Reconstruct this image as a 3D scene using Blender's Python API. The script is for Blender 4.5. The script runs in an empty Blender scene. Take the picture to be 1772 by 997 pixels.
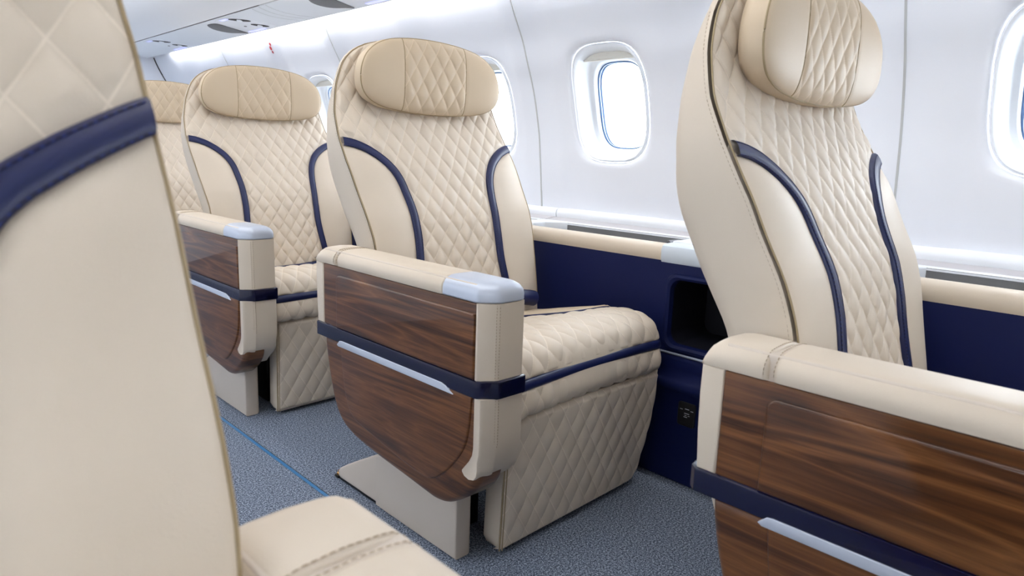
import bpy, math
from mathutils import Vector, Matrix

# ------------------------------------------------------------------ camera, world, lights, exposure
scene = bpy.context.scene
COL = scene.collection
PI = math.pi

cam_data = bpy.data.cameras.new('camera')
cam_data.sensor_width = 36.0
cam_data.lens = 24.018
cam_data.clip_start = 0.02
cam_data.dof.use_dof = True
cam_data.dof.focus_distance = 1.75
cam_data.dof.aperture_fstop = 9.0
cam = bpy.data.objects.new('camera', cam_data)
COL.objects.link(cam)
cam.matrix_world = Matrix(((0.71755068, 0.10713639, -0.68821712, -0.76789),
                           (-0.69561175, 0.16029438, -0.70030708, -1.02522),
                           (0.03528897, 0.98123774, 0.18954467, 0.81059),
                           (0, 0, 0, 1)))
scene.camera = cam

scene.view_settings.view_transform = 'Standard'
scene.view_settings.look = 'None'
scene.view_settings.gamma = 1.0
scene.view_settings.exposure = 0.32
scene.view_settings.use_curve_mapping = False

world = bpy.data.worlds.new('overcast_sky')
scene.world = world
world.use_nodes = True
wb = world.node_tree.nodes['Background']
wb.inputs['Color'].default_value = (0.93, 0.97, 1.0, 1)
wb.inputs['Strength'].default_value = 11.0

def area(name, loc, sx, sy, power, color, rot=(0, 0, 0)):
    d = bpy.data.lights.new(name, 'AREA')
    d.shape = 'RECTANGLE'; d.size = sx; d.size_y = sy
    d.energy = power; d.color = color
    o = bpy.data.objects.new(name, d); COL.objects.link(o)
    o.location = loc; o.rotation_euler = rot
    return o

AISLE = -0.2775                        # centre line of the cabin
CEIL_POWER = 2.6
COVE_POWER = 3.4
# ceiling wash lights above the aisle, one per cabin section
for yy in (0.2, 2.3):
    area('ceiling_wash_light', (AISLE, yy, 1.845), 0.62, 2.0, CEIL_POWER, (1.0, 0.97, 0.93))
# cove strips hidden above the outer edge of the service panels, washing the side walls
for sx in (1, -1):
    for yy in (-.75, 1.1, 2.6):
        x = 0.705 if sx > 0 else 2 * AISLE - 0.705
        area('cove_light', (x, yy, 1.372), 0.02, 1.8, COVE_POWER, (1.0, 0.985, 0.96), (0, math.radians(-62) * sx, 0))

# ------------------------------------------------------------------ materials
def new_mat(name):
    m = bpy.data.materials.new(name); m.use_nodes = True
    nt = m.node_tree
    return m, nt, nt.nodes['Principled BSDF']

def N(nt, typ, **kw):
    n = nt.nodes.new(typ)
    for k, v in kw.items():
        if k in n.inputs: n.inputs[k].default_value = v
        else: setattr(n, k, v)
    return n

def simple(name, col, rough=.5, metal=0.0, coat=0.0, bump=0.0, bscale=200.0, emit=0.0, spec=.5):
    m, nt, p = new_mat(name)
    p.inputs['Base Color'].default_value = (*col, 1)
    p.inputs['Roughness'].default_value = rough
    p.inputs['Metallic'].default_value = metal
    p.inputs['Coat Weight'].default_value = coat
    p.inputs['Specular IOR Level'].default_value = spec
    tc = N(nt, 'ShaderNodeTexCoord')
    nz = N(nt, 'ShaderNodeTexNoise', Scale=bscale, Detail=3.0)
    nt.links.new(tc.outputs['Object'], nz.inputs['Vector'])
    if bump:
        b = N(nt, 'ShaderNodeBump', Strength=bump, Distance=.001)
        nt.links.new(nz.outputs['Fac'], b.inputs['Height'])
        nt.links.new(b.outputs['Normal'], p.inputs['Normal'])
    else:
        mr = N(nt, 'ShaderNodeMapRange'); mr.inputs['To Min'].default_value = rough * .94; mr.inputs['To Max'].default_value = rough * 1.06
        nt.links.new(nz.outputs['Fac'], mr.inputs['Value']); nt.links.new(mr.outputs['Result'], p.inputs['Roughness'])
    if emit:
        p.inputs['Emission Color'].default_value = (*col, 1)
        p.inputs['Emission Strength'].default_value = emit
    return m

def srgb(r, g, b):
    f = lambda c: ((c / 255 + .055) / 1.055) ** 2.4 if c > 10 else c / 255 / 12.92
    return (f(r), f(g), f(b))

def leather(name, col, rough=.46, quilt=False):
    m, nt, p = new_mat(name)
    L = nt.links
    tc = N(nt, 'ShaderNodeTexCoord')
    n1 = N(nt, 'ShaderNodeTexNoise', Scale=7.0, Detail=3.0)
    L.new(tc.outputs['Object'], n1.inputs['Vector'])
    mix = N(nt, 'ShaderNodeMix', data_type='RGBA')
    mix.inputs[6].default_value = (*[c * .96 for c in col], 1)
    mix.inputs[7].default_value = (*[min(1, c * 1.04) for c in col], 1)
    L.new(n1.outputs['Fac'], mix.inputs[0])
    out = mix.outputs[2]
    v = N(nt, 'ShaderNodeTexVoronoi', Scale=900.0)
    L.new(tc.outputs['Object'], v.inputs['Vector'])
    n2 = N(nt, 'ShaderNodeTexNoise', Scale=60.0, Detail=4.0)
    L.new(tc.outputs['Object'], n2.inputs['Vector'])
    add = N(nt, 'ShaderNodeMath', operation='ADD')
    L.new(v.outputs['Distance'], add.inputs[0]); L.new(n2.outputs['Fac'], add.inputs[1])
    b = N(nt, 'ShaderNodeBump', Strength=.12, Distance=.0012)
    L.new(add.outputs[0], b.inputs['Height']); L.new(b.outputs['Normal'], p.inputs['Normal'])
    if quilt:                                  # pale thread lying in the quilted seams (uv counts the diamonds)
        uv = N(nt, 'ShaderNodeUVMap'); sp = N(nt, 'ShaderNodeSeparateXYZ')
        L.new(uv.outputs['UV'], sp.inputs[0])
        ds = []
        for k in (0, 1):
            pp = N(nt, 'ShaderNodeMath', operation='PINGPONG'); pp.inputs[1].default_value = .5
            L.new(sp.outputs[k], pp.inputs[0]); ds.append(pp.outputs[0])
        mn = N(nt, 'ShaderNodeMath', operation='MINIMUM'); L.new(ds[0], mn.inputs[0]); L.new(ds[1], mn.inputs[1])
        mr = N(nt, 'ShaderNodeMapRange'); mr.inputs['From Min'].default_value = .010; mr.inputs['From Max'].default_value = .030
        mr.inputs['To Min'].default_value = .7; mr.inputs['To Max'].default_value = 0.0
        L.new(mn.outputs[0], mr.inputs['Value'])
        m2 = N(nt, 'ShaderNodeMix', data_type='RGBA')
        m2.inputs[7].default_value = (*[min(1, c * 1.18 + .06) for c in col], 1)
        L.new(mr.outputs['Result'], m2.inputs[0]); L.new(out, m2.inputs[6]); out = m2.outputs[2]
    L.new(out, p.inputs['Base Color'])
    p.inputs['Roughness'].default_value = rough
    p.inputs['Specular IOR Level'].default_value = .4
    return m

def wood(name):
    m, nt, p = new_mat(name)
    L = nt.links
    tc = N(nt, 'ShaderNodeTexCoord')
    mp = N(nt, 'ShaderNodeMapping'); mp.inputs['Scale'].default_value = (3.0, 1.5, 19.0)
    mp.inputs['Rotation'].default_value = (math.radians(4), 0, 0)
    L.new(tc.outputs['Object'], mp.inputs['Vector'])
    n1 = N(nt, 'ShaderNodeTexNoise', Scale=1.5, Detail=4.0, Roughness=.5, Distortion=.7)
    L.new(mp.outputs[0], n1.inputs['Vector'])
    mp2 = N(nt, 'ShaderNodeMapping'); mp2.inputs['Scale'].default_value = (20.0, 4.0, 330.0)
    mp2.inputs['Rotation'].default_value = (math.radians(4), 0, 0)
    L.new(tc.outputs['Object'], mp2.inputs['Vector'])
    n2 = N(nt, 'ShaderNodeTexNoise', Scale=1.0, Detail=4.0, Roughness=.65, Distortion=.4)
    L.new(mp2.outputs[0], n2.inputs['Vector'])
    # growth bands: fold the broad noise several times
    mul = N(nt, 'ShaderNodeMath', operation='MULTIPLY'); mul.inputs[1].default_value = 6.0
    L.new(n1.outputs['Fac'], mul.inputs[0])
    pp = N(nt, 'ShaderNodeMath', operation='PINGPONG'); pp.inputs[1].default_value = 1.0
    L.new(mul.outputs[0], pp.inputs[0])
    mixf = N(nt, 'ShaderNodeMath', operation='MULTIPLY_ADD'); mixf.inputs[1].default_value = .50
    L.new(pp.outputs[0], mixf.inputs[0])
    sc = N(nt, 'ShaderNodeMath', operation='MULTIPLY'); sc.inputs[1].default_value = .60
    L.new(n2.outputs['Fac'], sc.inputs[0]); L.new(sc.outputs[0], mixf.inputs[2])
    cr = N(nt, 'ShaderNodeValToRGB')
    e = cr.color_ramp.elements
    e[0].position = .08; e[0].color = (*srgb(30, 15, 8), 1)
    e[1].position = .95; e[1].color = (*srgb(132, 86, 48), 1)
    for pos, c in ((.28, (58, 33, 17)), (.5, (82, 48, 24)), (.72, (106, 66, 35))):
        q = e.new(pos); q.color = (*srgb(*c), 1)
    L.new(mixf.outputs[0], cr.inputs[0]); L.new(cr.outputs[0], p.inputs['Base Color'])
    p.inputs['Roughness'].default_value = .35
    p.inputs['Specular IOR Level'].default_value = .25
    p.inputs['Coat Weight'].default_value = .6
    p.inputs['Coat Roughness'].default_value = .08
    return m

def carpet(name):
    m, nt, p = new_mat(name)
    L = nt.links
    tc = N(nt, 'ShaderNodeTexCoord')
    n1 = N(nt, 'ShaderNodeTexNoise', Scale=230.0, Detail=2.0, Roughness=.7)
    L.new(tc.outputs['Object'], n1.inputs['Vector'])
    n3 = N(nt, 'ShaderNodeTexNoise', Scale=520.0, Detail=1.0)
    L.new(tc.outputs['Object'], n3.inputs['Vector'])
    av = N(nt, 'ShaderNodeMath', operation='ADD'); L.new(n1.outputs['Fac'], av.inputs[0]); L.new(n3.outputs['Fac'], av.inputs[1])
    hf = N(nt, 'ShaderNodeMath', operation='MULTIPLY'); hf.inputs[1].default_value = .5; L.new(av.outputs[0], hf.inputs[0])
    cr = N(nt, 'ShaderNodeValToRGB')
    e = cr.color_ramp.elements
    e[0].position = .40; e[0].color = (*srgb(50, 58, 72), 1)
    e[1].position = .60; e[1].color = (*srgb(180, 190, 208), 1)
    q = e.new(.5); q.color = (*srgb(105, 115, 131), 1)
    L.new(hf.outputs[0], cr.inputs[0]); L.new(cr.outputs[0], p.inputs['Base Color'])
    b = N(nt, 'ShaderNodeBump', Strength=.8, Distance=.003)
    L.new(hf.outputs[0], b.inputs['Height']); L.new(b.outputs['Normal'], p.inputs['Normal'])
    p.inputs['Roughness'].default_value = 1.0
    p.inputs['Specular IOR Level'].default_value = .1
    return m

def pane_glass(name):
    m = bpy.data.materials.new(name); m.use_nodes = True
    nt = m.node_tree; nt.nodes.clear()
    out = N(nt, 'ShaderNodeOutputMaterial'); mx = N(nt, 'ShaderNodeMixShader')
    tr = N(nt, 'ShaderNodeBsdfTransparent'); tr.inputs[0].default_value = (.95, .975, 1, 1)
    gl = N(nt, 'ShaderNodeBsdfGlossy', Roughness=.03)
    fr = N(nt, 'ShaderNodeFresnel', IOR=1.10)
    nt.links.new(fr.outputs[0], mx.inputs[0]); nt.links.new(tr.outputs[0], mx.inputs[1])
    nt.links.new(gl.outputs[0], mx.inputs[2]); nt.links.new(mx.outputs[0], out.inputs[0])
    return m

def stitch_mat(name, thread, base):
    m, nt, p = new_mat(name)
    uv = N(nt, 'ShaderNodeUVMap'); sp = N(nt, 'ShaderNodeSeparateXYZ'); nt.links.new(uv.outputs['UV'], sp.inputs[0])
    w = N(nt, 'ShaderNodeMath', operation='FRACT'); nt.links.new(sp.outputs[0], w.inputs[0])
    g = N(nt, 'ShaderNodeMath', operation='GREATER_THAN'); g.inputs[1].default_value = .38; nt.links.new(w.outputs[0], g.inputs[0])
    mx = N(nt, 'ShaderNodeMix', data_type='RGBA'); mx.inputs[6].default_value = (*base, 1); mx.inputs[7].default_value = (*thread, 1)
    nt.links.new(g.outputs[0], mx.inputs[0]); nt.links.new(mx.outputs[2], p.inputs['Base Color'])
    p.inputs['Roughness'].default_value = .7
    return m

CREAM = srgb(210, 196, 178)
M_LEATHER = leather('cream_leather', CREAM)
M_QUILT = leather('cream_quilted_leather', CREAM, quilt=True)
M_TAN = leather('tan_leather', srgb(201, 181, 154))
M_TANQ = leather('tan_quilted_leather', srgb(201, 181, 154), quilt=True)
M_PIPE = simple('olive_piping', srgb(158, 138, 104), .5)
M_STITCH = stitch_mat('brown_stitching', srgb(158, 138, 112), CREAM)
M_NAVYL = simple('navy_leather', srgb(16, 27, 74), .42, bump=.15, bscale=500)
M_STRAP = simple('navy_lacquer', srgb(9, 12, 46), .25, coat=.3)
M_NAVY = simple('navy_panel', srgb(12, 23, 70), .55, bump=.05, bscale=600, spec=.22)
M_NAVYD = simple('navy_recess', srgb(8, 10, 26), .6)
M_WOOD = wood('glossy_walnut')
M_SILVER = simple('satin_silver_blue', srgb(190, 197, 211), .36, metal=.2)
M_CAPW = simple('pale_grey_cap', srgb(205, 214, 224), .4)
M_TRIM = simple('brushed_silver', srgb(170, 178, 196), .3, metal=.5)
M_PLASTIC = simple('beige_plastic', srgb(205, 192, 178), .45, bump=.03, bscale=400)
M_WHITE = simple('white_wall_panel', srgb(232, 235, 243), .6)
M_BLOCK = simple('taupe_light_blocker', srgb(150, 143, 136), .6)  # toned down so the unseen front wall returns less light
M_WHITEP = simple('white_plastic', srgb(236, 240, 246), .35)
M_CEIL = simple('white_ceiling', srgb(242, 243, 245), .6)
M_PSU = simple('pale_grey_service_panel', srgb(232, 236, 241), .5)
M_GREY = simple('grey_slot_lining', srgb(122, 122, 124), .8)
M_TABLE = simple('pale_grey_laminate', srgb(196, 192, 196), .3)
M_DARK = simple('dark_gap', srgb(40, 38, 40), .7)
M_GRILL = simple('charcoal_grille', srgb(92, 92, 94), .6, bump=.3, bscale=900)
M_SEAM = simple('grey_panel_seam', srgb(188, 190, 192), .6)
M_BLACK = simple('black_plastic', srgb(10, 10, 14), .4)
M_BRASS = simple('brass', srgb(200, 150, 90), .25, metal=1.0)
M_STEEL = simple('steel', srgb(190, 190, 195), .2, metal=1.0)
M_CARPET = carpet('blue_grey_carpet')
M_BLUE = simple('blue_floor_strip', srgb(58, 118, 168), .4)
M_GASKET = simple('blue_window_seal', srgb(92, 120, 160), .35)
M_GLASS = pane_glass('window_pane_glass')
M_SIGN = simple('lit_sign_lens', (.46, .48, 1.0), .4, emit=.75)
M_LENS = simple('ceiling_light_lens', (1, .98, .95), .4, emit=1.6)
M_INK = simple('white_ink', srgb(210, 212, 220), .5)
M_RED = simple('red_ink', srgb(190, 40, 50), .5)
M_SHADE = simple('cream_window_shade', srgb(226, 224, 216), .45)

# ------------------------------------------------------------------ mesh helpers
def T(z, tab):
    """piecewise interpolation through a table, smooth enough for outlines"""
    if z <= tab[0][0]: return tab[0][1]
    for (a, b), (c, d) in zip(tab, tab[1:]):
        if z <= c: return b + (d - b) * (z - a) / (c - a)
    return tab[-1][1]

def crom(pts, n=8, closed=False):
    """Catmull-Rom resample of a polyline"""
    P = [Vector(p) for p in pts]; out = []
    m = len(P); rng = range(m if closed else m - 1)
    for i in rng:
        p1, p2 = P[i], P[(i + 1) % m]
        p0 = P[i - 1] if (closed or i > 0) else p1 * 2 - p2
        p3 = P[(i + 2) % m] if (closed or i + 2 < m) else p2 * 2 - p1
        for k in range(n):
            t = k / n
            out.append(.5 * ((2 * p1) + (p2 - p0) * t + (2 * p0 - 5 * p1 + 4 * p2 - p3) * t * t + (3 * p1 - p0 - 3 * p2 + p3) * t ** 3))
    if not closed: out.append(P[-1].copy())
    return out

class MB:
    def __init__(s): s.v = []; s.f = []; s.uv = []; s.m = []
    def add(s, vs, fs, mi=0, uvs=None):
        o = len(s.v); s.v += [tuple(v) for v in vs]
        s.uv += uvs if uvs else [(0.0, 0.0)] * len(vs)
        s.f += [tuple(i + o for i in f) for f in fs]; s.m += [mi] * len(fs)
    def grid(s, fn, nu, nv, closed_u=False, mi=0, uvfn=None):
        vs = []; uvs = []
        for j in range(nv + 1):
            for i in range(nu if closed_u else nu + 1):
                u, v = i / nu, j / nv
                r = fn(u, v)
                if len(r) == 2: vs.append(r[0]); uvs.append(r[1])
                else: vs.append(r); uvs.append((0.0, 0.0))
        w = nu if closed_u else nu + 1
        fs = []
        for j in range(nv):
            for i in range(nu):
                a = j * w + i; b = j * w + (i + 1) % w
                fs.append((a, b, b + w, a + w))
        s.add(vs, fs, mi, uvs)
    def loft(s, rings, cap=True, closed=True, mi=0):
        n = len(rings[0]); vs = [p for r in rings for p in r]; fs = []
        for j in range(len(rings) - 1):
            for i in range(n if closed else n - 1):
                a = j * n + i; b = j * n + (i + 1) % n
                fs.append((a, b, b + n, a + n))
        if cap:
            fs.append(tuple(range(n))[::-1]); fs.append(tuple((len(rings) - 1) * n + i for i in range(n)))
        s.add(vs, fs, mi)
    def tube(s, pts, r, n=8, closed=False, mi=0, dash=None, flat=1.0, up=(0, 0, 1)):
        P = [Vector(p) for p in pts]; m = len(P); vs = []; uvs = []; L = 0
        for i, p in enumerate(P):
            a = P[i - 1] if (closed or i > 0) else P[0]
            b = P[(i + 1) % m] if (closed or i < m - 1) else P[-1]
            t = (b - a).normalized()
            if i: L += (p - P[i - 1]).length
            x = t.cross(Vector(up))
            if x.length < .05: x = t.cross(Vector((1, 0, 0)))
            x.normalize(); y = x.cross(t)
            for k in range(n):
                g = 2 * PI * k / n
                vs.append(p + x * (r * math.cos(g)) + y * (r * flat * math.sin(g))); uvs.append(((L / dash) if dash else 0.0, 0.0))
        fs = []
        for j in range(m if closed else m - 1):
            for k in range(n):
                a = j * n + k; b = j * n + (k + 1) % n; c = ((j + 1) % m) * n
                fs.append((a, b, c + (k + 1) % n, c + k))
        if not closed:
            fs.append(tuple(range(n))[::-1]); fs.append(tuple((m - 1) * n + k for k in range(n)))
        s.add(vs, fs, mi, uvs)
    def prism(s, poly, w0, w1, mp, r=.003, seg=3, mi=0, r0=None):
        """closed outline poly [(a,b)], swept from w0 to w1 with edges rounded by r (r0 at the w0 end); mp(a,b,w)->xyz"""
        m = len(poly); A = sum(poly[i][0] * poly[(i + 1) % m][1] - poly[(i + 1) % m][0] * poly[i][1] for i in range(m))
        sg = 1 if A > 0 else -1
        nrm = []
        for i in range(m):
            p0, p1, p2 = Vector(poly[i - 1]), Vector(poly[i]), Vector(poly[(i + 1) % m])
            e1 = (p1 - p0).normalized(); e2 = (p2 - p1).normalized()
            n1 = Vector((e1.y, -e1.x)) * sg; n2 = Vector((e2.y, -e2.x)) * sg
            q = n1 + n2; q = q / max(.5, q.dot(n1)) if q.length > 1e-6 else n1
            nrm.append(q)
        d = 1 if w1 > w0 else -1
        rings = []
        ra = r if r0 is None else r0
        prof = [(ra * (1 - math.sin(PI / 2 * k / seg)), w0 + d * ra * (1 - math.cos(PI / 2 * k / seg))) for k in range(seg + 1)]
        prof += [(r * (1 - math.cos(PI / 2 * k / seg)), w1 - d * r * (1 - math.sin(PI / 2 * k / seg))) for k in range(seg + 1)]
        for ins, w in prof:
            rings.append([mp(poly[i][0] - nrm[i].x * ins, poly[i][1] - nrm[i].y * ins, w) for i in range(m)])
        s.loft(rings, True, True, mi)
    def box(s, a, b, r=.002, mi=0):
        poly = rrect(a[0], a[1], b[0], b[1], max(r, .0005), 3)
        s.prism(poly, a[2], b[2], lambda x, y, w: (x, y, w), r=max(r, .0004), mi=mi)
    def build(s, name, mats, parent=None, org=(0, 0, 0), mir=False, angle=38, smooth=True):
        me = bpy.data.meshes.new(name)
        sg = -1 if mir else 1
        me.from_pydata([(sg * (x - org[0]), y - org[1], z - org[2]) for x, y, z in s.v], [], [f[::-1] for f in s.f] if mir else s.f)
        if not isinstance(mats, (list, tuple)): mats = [mats]
        for m in mats: me.materials.append(m)
        me.polygons.foreach_set('material_index', s.m)
        uvl = me.uv_layers.new(name='UVMap')
        uvl.data.foreach_set('uv', [c for l in me.loops for c in s.uv[l.vertex_index]])
        import bmesh
        bm = bmesh.new(); bm.from_mesh(me)
        bmesh.ops.remove_doubles(bm, verts=bm.verts, dist=1e-6)
        bmesh.ops.recalc_face_normals(bm, faces=bm.faces)
        bm.to_mesh(me); bm.free()
        if smooth:
            me.polygons.foreach_set('use_smooth', [True] * len(me.polygons))
            me.set_sharp_from_angle(angle=math.radians(angle))
        o = bpy.data.objects.new(name, me); COL.objects.link(o)
        if parent: o.parent = parent
        return o

def rrect(x0, y0, x1, y1, r, n=5):
    if x0 > x1: x0, x1 = x1, x0
    if y0 > y1: y0, y1 = y1, y0
    r = min(r, (x1 - x0) / 2 * .999, (y1 - y0) / 2 * .999); out = []
    for cx, cy, a in ((x1 - r, y1 - r, 0), (x0 + r, y1 - r, 90), (x0 + r, y0 + r, 180), (x1 - r, y0 + r, 270)):
        for k in range(n + 1):
            g = math.radians(a + 90 * k / n); out.append((cx + r * math.cos(g), cy + r * math.sin(g)))
    return out

def tag(o, label=None, cat=None, group=None, kind=None):
    if label: o['label'] = label
    if cat: o['category'] = cat
    if group: o['group'] = group
    if kind: o['kind'] = kind
    return o

def empty(name, loc):
    o = bpy.data.objects.new(name, None); COL.objects.link(o); o.location = loc
    o.empty_display_size = .1
    return o

def copy_tree(o, parent=None):
    c = o.copy(); COL.objects.link(c); c.parent = parent
    for ch in list(o.children): copy_tree(ch, c)
    return c

YZ = lambda a, b, w: (w, a, b)         # outline in Y-Z, thickness along X
XZ = lambda a, b, w: (a, w, b)
XY = lambda a, b, w: (a, b, w)

def puff(a, b, amp):
    return amp * (abs(math.sin(PI * a)) * abs(math.sin(PI * b))) ** .45

# ------------------------------------------------------------------ the cabin shell (structure)
SEATX = .3650
WALLX = [(-.02, .80), (.20, .86), (.45, .93), (.62, .945), (.75, .932), (.80, .926), (.88, .917), (.97, .896), (1.05, .872), (1.10, .848),
         (1.15, .832), (1.19, .812), (1.23, .788), (1.28, .762), (1.34, .737), (1.40, .722), (1.46, .715)]
def wallx(z):
    return (T(z - .03, WALLX) + T(z - .015, WALLX) + T(z, WALLX) + T(z + .015, WALLX) + T(z + .03, WALLX)) / 5
Y0, Y1 = -2.55, 3.82
PITCH = .5485
W0 = .290
def mirx(side): return (lambda x: x) if side > 0 else (lambda x: 2 * AISLE - x)

def rib(y):
    """side wall panels are shallow dishes between pilasters halfway between the windows"""
    d = ((y - W0) / PITCH + .5) % 1.0 - .5
    d = abs(d) * PITCH
    t = min(1, max(0, (d - .165) / .035)); t = t * t * (3 - 2 * t)
    return -.007 * t
def wall_pt(y, z): return wallx(z) + .004 + rib(y)

def opening(cy, cz, hw, hh, n, r=.62):
    """window outline: rounded, taller than wide, slightly egg shaped"""
    out = []
    for k in range(n):
        g = 2 * PI * k / n
        c, s_ = math.cos(g), math.sin(g)
        e = 2 / 3.3
        out.append((cy + hw * math.copysign(abs(c) ** e, c), cz + hh * math.copysign(abs(s_) ** e, s_)))
    return out

HW, HH, CZ = .136, .168, .972
win_centres = [W0 + k * PITCH for k in range(-4, 7)]
def make_wall(side, name):
    mx = mirx(side); mb = MB()
    zb, zt = .60, 1.46
    NA = 96
    for cy in win_centres:
        ya, yb = cy - PITCH / 2, cy + PITCH / 2
        op = opening(cy, CZ, HW, HH, NA)
        za, ztt = .70, 1.24
        outer = []
        for k in range(NA):
            g = 2 * PI * k / NA
            c, s_ = math.cos(g), math.sin(g)
            # superellipse -> square blend so that the outer ring lies exactly on the cell border
            hy, hz = PITCH / 2, (ztt - za) / 2
            q = max(abs(c), abs(s_)); 
            outer.append((cy + hy * c / q, (za + ztt) / 2 + hz * s_ / q))
        rings = []
        for t in (0, .03, .07, .13, .2, .3, .4, .5, .6, .7, .8, .9, 1.0):
            ring = []
            for (a, b), (c, d) in zip(op, outer):
                y = a + (c - a) * t; z = b + (d - b) * t
                flare = .016 * math.exp(-((t / .05) ** 1.3))
                ring.append((mx(wall_pt(y, z) + flare), y, z))
            rings.append(ring)
        mb.loft(rings, cap=False)
        for z0, z1 in ((zb, za + .006), (ztt - .006, zt)):
            mb.grid(lambda u, v: (mx(wall_pt(ya + (yb - ya) * u, z0 + (z1 - z0) * v) + .0012), ya + (yb - ya) * u, z0 + (z1 - z0) * v), 30, 10)
    o = mb.build(name, M_WHITE, angle=50)
    return tag(o, kind='structure')
make_wall(1, 'wall_right'); make_wall(-1, 'wall_left')

# windows: shroud, shade edge, seal and two panes; seen ones and the rest of the row
def make_window(side, idx, cy):
    mx = mirx(side)
    root = empty('window_%d' % idx, (mx(.92), cy, CZ)); tag(root, kind='structure')
    org = (mx(.92), cy, CZ)
    NA = 72
    mb = MB(); rings = []
    for dx, hw, hh in ((.012, HW + .001, HH + .001), (.004, HW - .004, HH - .004), (.006, HW - .008, HH - .008), (.018, HW - .011, HH - .012),
                       (.045, HW - .020, HH - .020), (.060, HW - .026, HH - .026), (.064, HW - .036, HH - .034), (.075, HW - .040, HH - .040), (.105, HW - .043, HH - .043)):
        rings.append([(mx(wall_pt(cy, z) + dx), y, z) for y, z in opening(cy, CZ, hw, hh, NA)])
    mb.loft(rings, cap=False)
    mb.build('window_frame', M_WHITEP, root, org, angle=60)
    mb = MB()
    for dx in (.082, .094):
        mb.tube([(mx(wall_pt(cy, z) + dx), y, z) for y, z in opening(cy, CZ, HW - .042, HH - .042, NA)], .0032, 6, closed=True)
    mb.build('window_seal', M_GASKET, root, org)
    for dx, ins in ((.066, .034), (.100, .042)):
        mb = MB(); r1 = [(mx(wall_pt(cy, z) + dx), y, z) for y, z in opening(cy, CZ, HW - ins, HH - ins, NA)]
        mb.add(r1, [tuple(range(NA))]); mb.build('window_pane', M_GLASS, root, org, smooth=False)
    # rolled-up shade: its lower edge shows at the top of the opening
    mb = MB(); zs = CZ + HH - .040
    op = [(y, z) for y, z in opening(cy, CZ, HW - .016, HH - .014, NA) if z >= zs]
    op = sorted(op)
    top = [(mx(wall_pt(cy, CZ + .12) + .030), y, z) for y, z in op]; bot = [(mx(wall_pt(cy, CZ + .12) + .030), y, zs) for y, z in op]
    mb.loft([top, bot], cap=False, closed=False)
    mb.tube([bot[0], bot[-1]], .003, 8)
    mb.build('window_shade', M_SHADE, root, org)
i = 1
for side in (1, -1):
    for cy in win_centres:
        make_window(side, i, cy); i += 1

# seams between wall panels (every second window gap)
def wall_strip(name, side, y, w, mat, za=.64, zb=1.335, dx=.0, t=.0012):
    mx = mirx(side); mb = MB(); n = 40
    rings = []
    for k in range(n + 1):
        z = za + (zb - za) * k / n
        x = wall_pt(y, z) + dx
        rings.append([(mx(x - t), y - w / 2, z), (mx(x - t), y + w / 2, z), (mx(x + t), y + w / 2, z), (mx(x + t), y - w / 2, z)])
    mb.loft(rings); return tag(mb.build(name, mat, angle=30), kind='structure')
n_tr = 1
for side in (1, -1):
    for k in (-2, -1, 0, 1, 2, 3):
        y = .5815 + (k - 0) * 2 * PITCH - 0.0
        if Y0 < y < Y1 - .1:
            wall_strip('trim_%d' % n_tr, side, y, .005, M_SEAM); n_tr += 1
wall_strip('trim_%d' % n_tr, 1, Y1 - .012, .016, M_DARK, za=.62, zb=1.34); n_tr += 1

# lower wall, floor, ceiling, rear bulkhead, unseen front light blocker
for side, nm in ((1, 'baseboard_right'), (-1, 'baseboard_left')):
    mx = mirx(side); mb = MB()
    mb.grid(lambda u, v: (mx(wallx(-.02 + .64 * v) + .006), Y0 + (Y1 - Y0) * u, -.02 + .64 * v), 4, 16)
    tag(mb.build(nm, M_WHITE), kind='structure')
mb = MB()
mb.add([(-1.45, Y0, 0), (.90, Y0, 0), (.90, Y1, 0), (-1.45, Y1, 0), (-1.45, Y0, -.03), (.90, Y0, -.03), (.90, Y1, -.03), (-1.45, Y1, -.03)],
       [(0, 1, 2, 3), (4, 7, 6, 5), (0, 4, 5, 1), (1, 5, 6, 2), (2, 6, 7, 3), (3, 7, 4, 0)])
tag(mb.build('floor', M_CARPET, smooth=False), kind='structure')
# blue joint strips along the aisle edges
for x in (-.016, 2 * AISLE + .016):
    mb = MB(); mb.add([(x - .0065, Y0, .0012), (x + .0028, Y0, .0012), (x + .0028, Y1, .0012), (x - .0065, Y1, .0012)], [(0, 1, 2, 3)])
    mb.add([(x + .0028, Y0, .0013), (x + .0045, Y0, .0013), (x + .0045, Y1, .0013), (x + .0028, Y1, .0013)], [(0, 1, 2, 3)], 1)
    tag(mb.build('trim_%d' % n_tr, [M_BLUE, M_DARK], smooth=False), kind='structure'); n_tr += 1

# overhead bins (outer skin) running into the ceiling
CEILP = [(.470, 1.352), (.455, 1.353), (.42, 1.362), (.37, 1.385), (.32, 1.425), (.28, 1.475), (.245, 1.54), (.22, 1.61), (.20, 1.68), (.185, 1.74), (.165, 1.79), (.13, 1.825), (.09, 1.85), (.06, 1.862), (.04, 1.865)]
for side, nm in ((1, 'overhead_bin'), (-1, 'overhead_bin')):
    mx = mirx(side); mb = MB(); P = crom([(x, z, 0) for x, z in CEILP], 4)
    mb.grid(lambda u, v: (mx(P[min(len(P) - 1, int(round(v * (len(P) - 1))))].x), Y0 + (Y1 - Y0) * u, P[min(len(P) - 1, int(round(v * (len(P) - 1))))].y), 4, len(P) - 1)
    o = mb.build('trim_%d' % n_tr, M_CEIL); n_tr += 1
    tag(o, kind='structure')
mb = MB(); mb.add([(.05, Y0, 1.865), (2 * AISLE - .05, Y0, 1.865), (2 * AISLE - .05, Y1, 1.865), (.05, Y1, 1.865)], [(0, 1, 2, 3)])
tag(mb.build('ceiling', M_CEIL, smooth=False), kind='structure')
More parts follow.
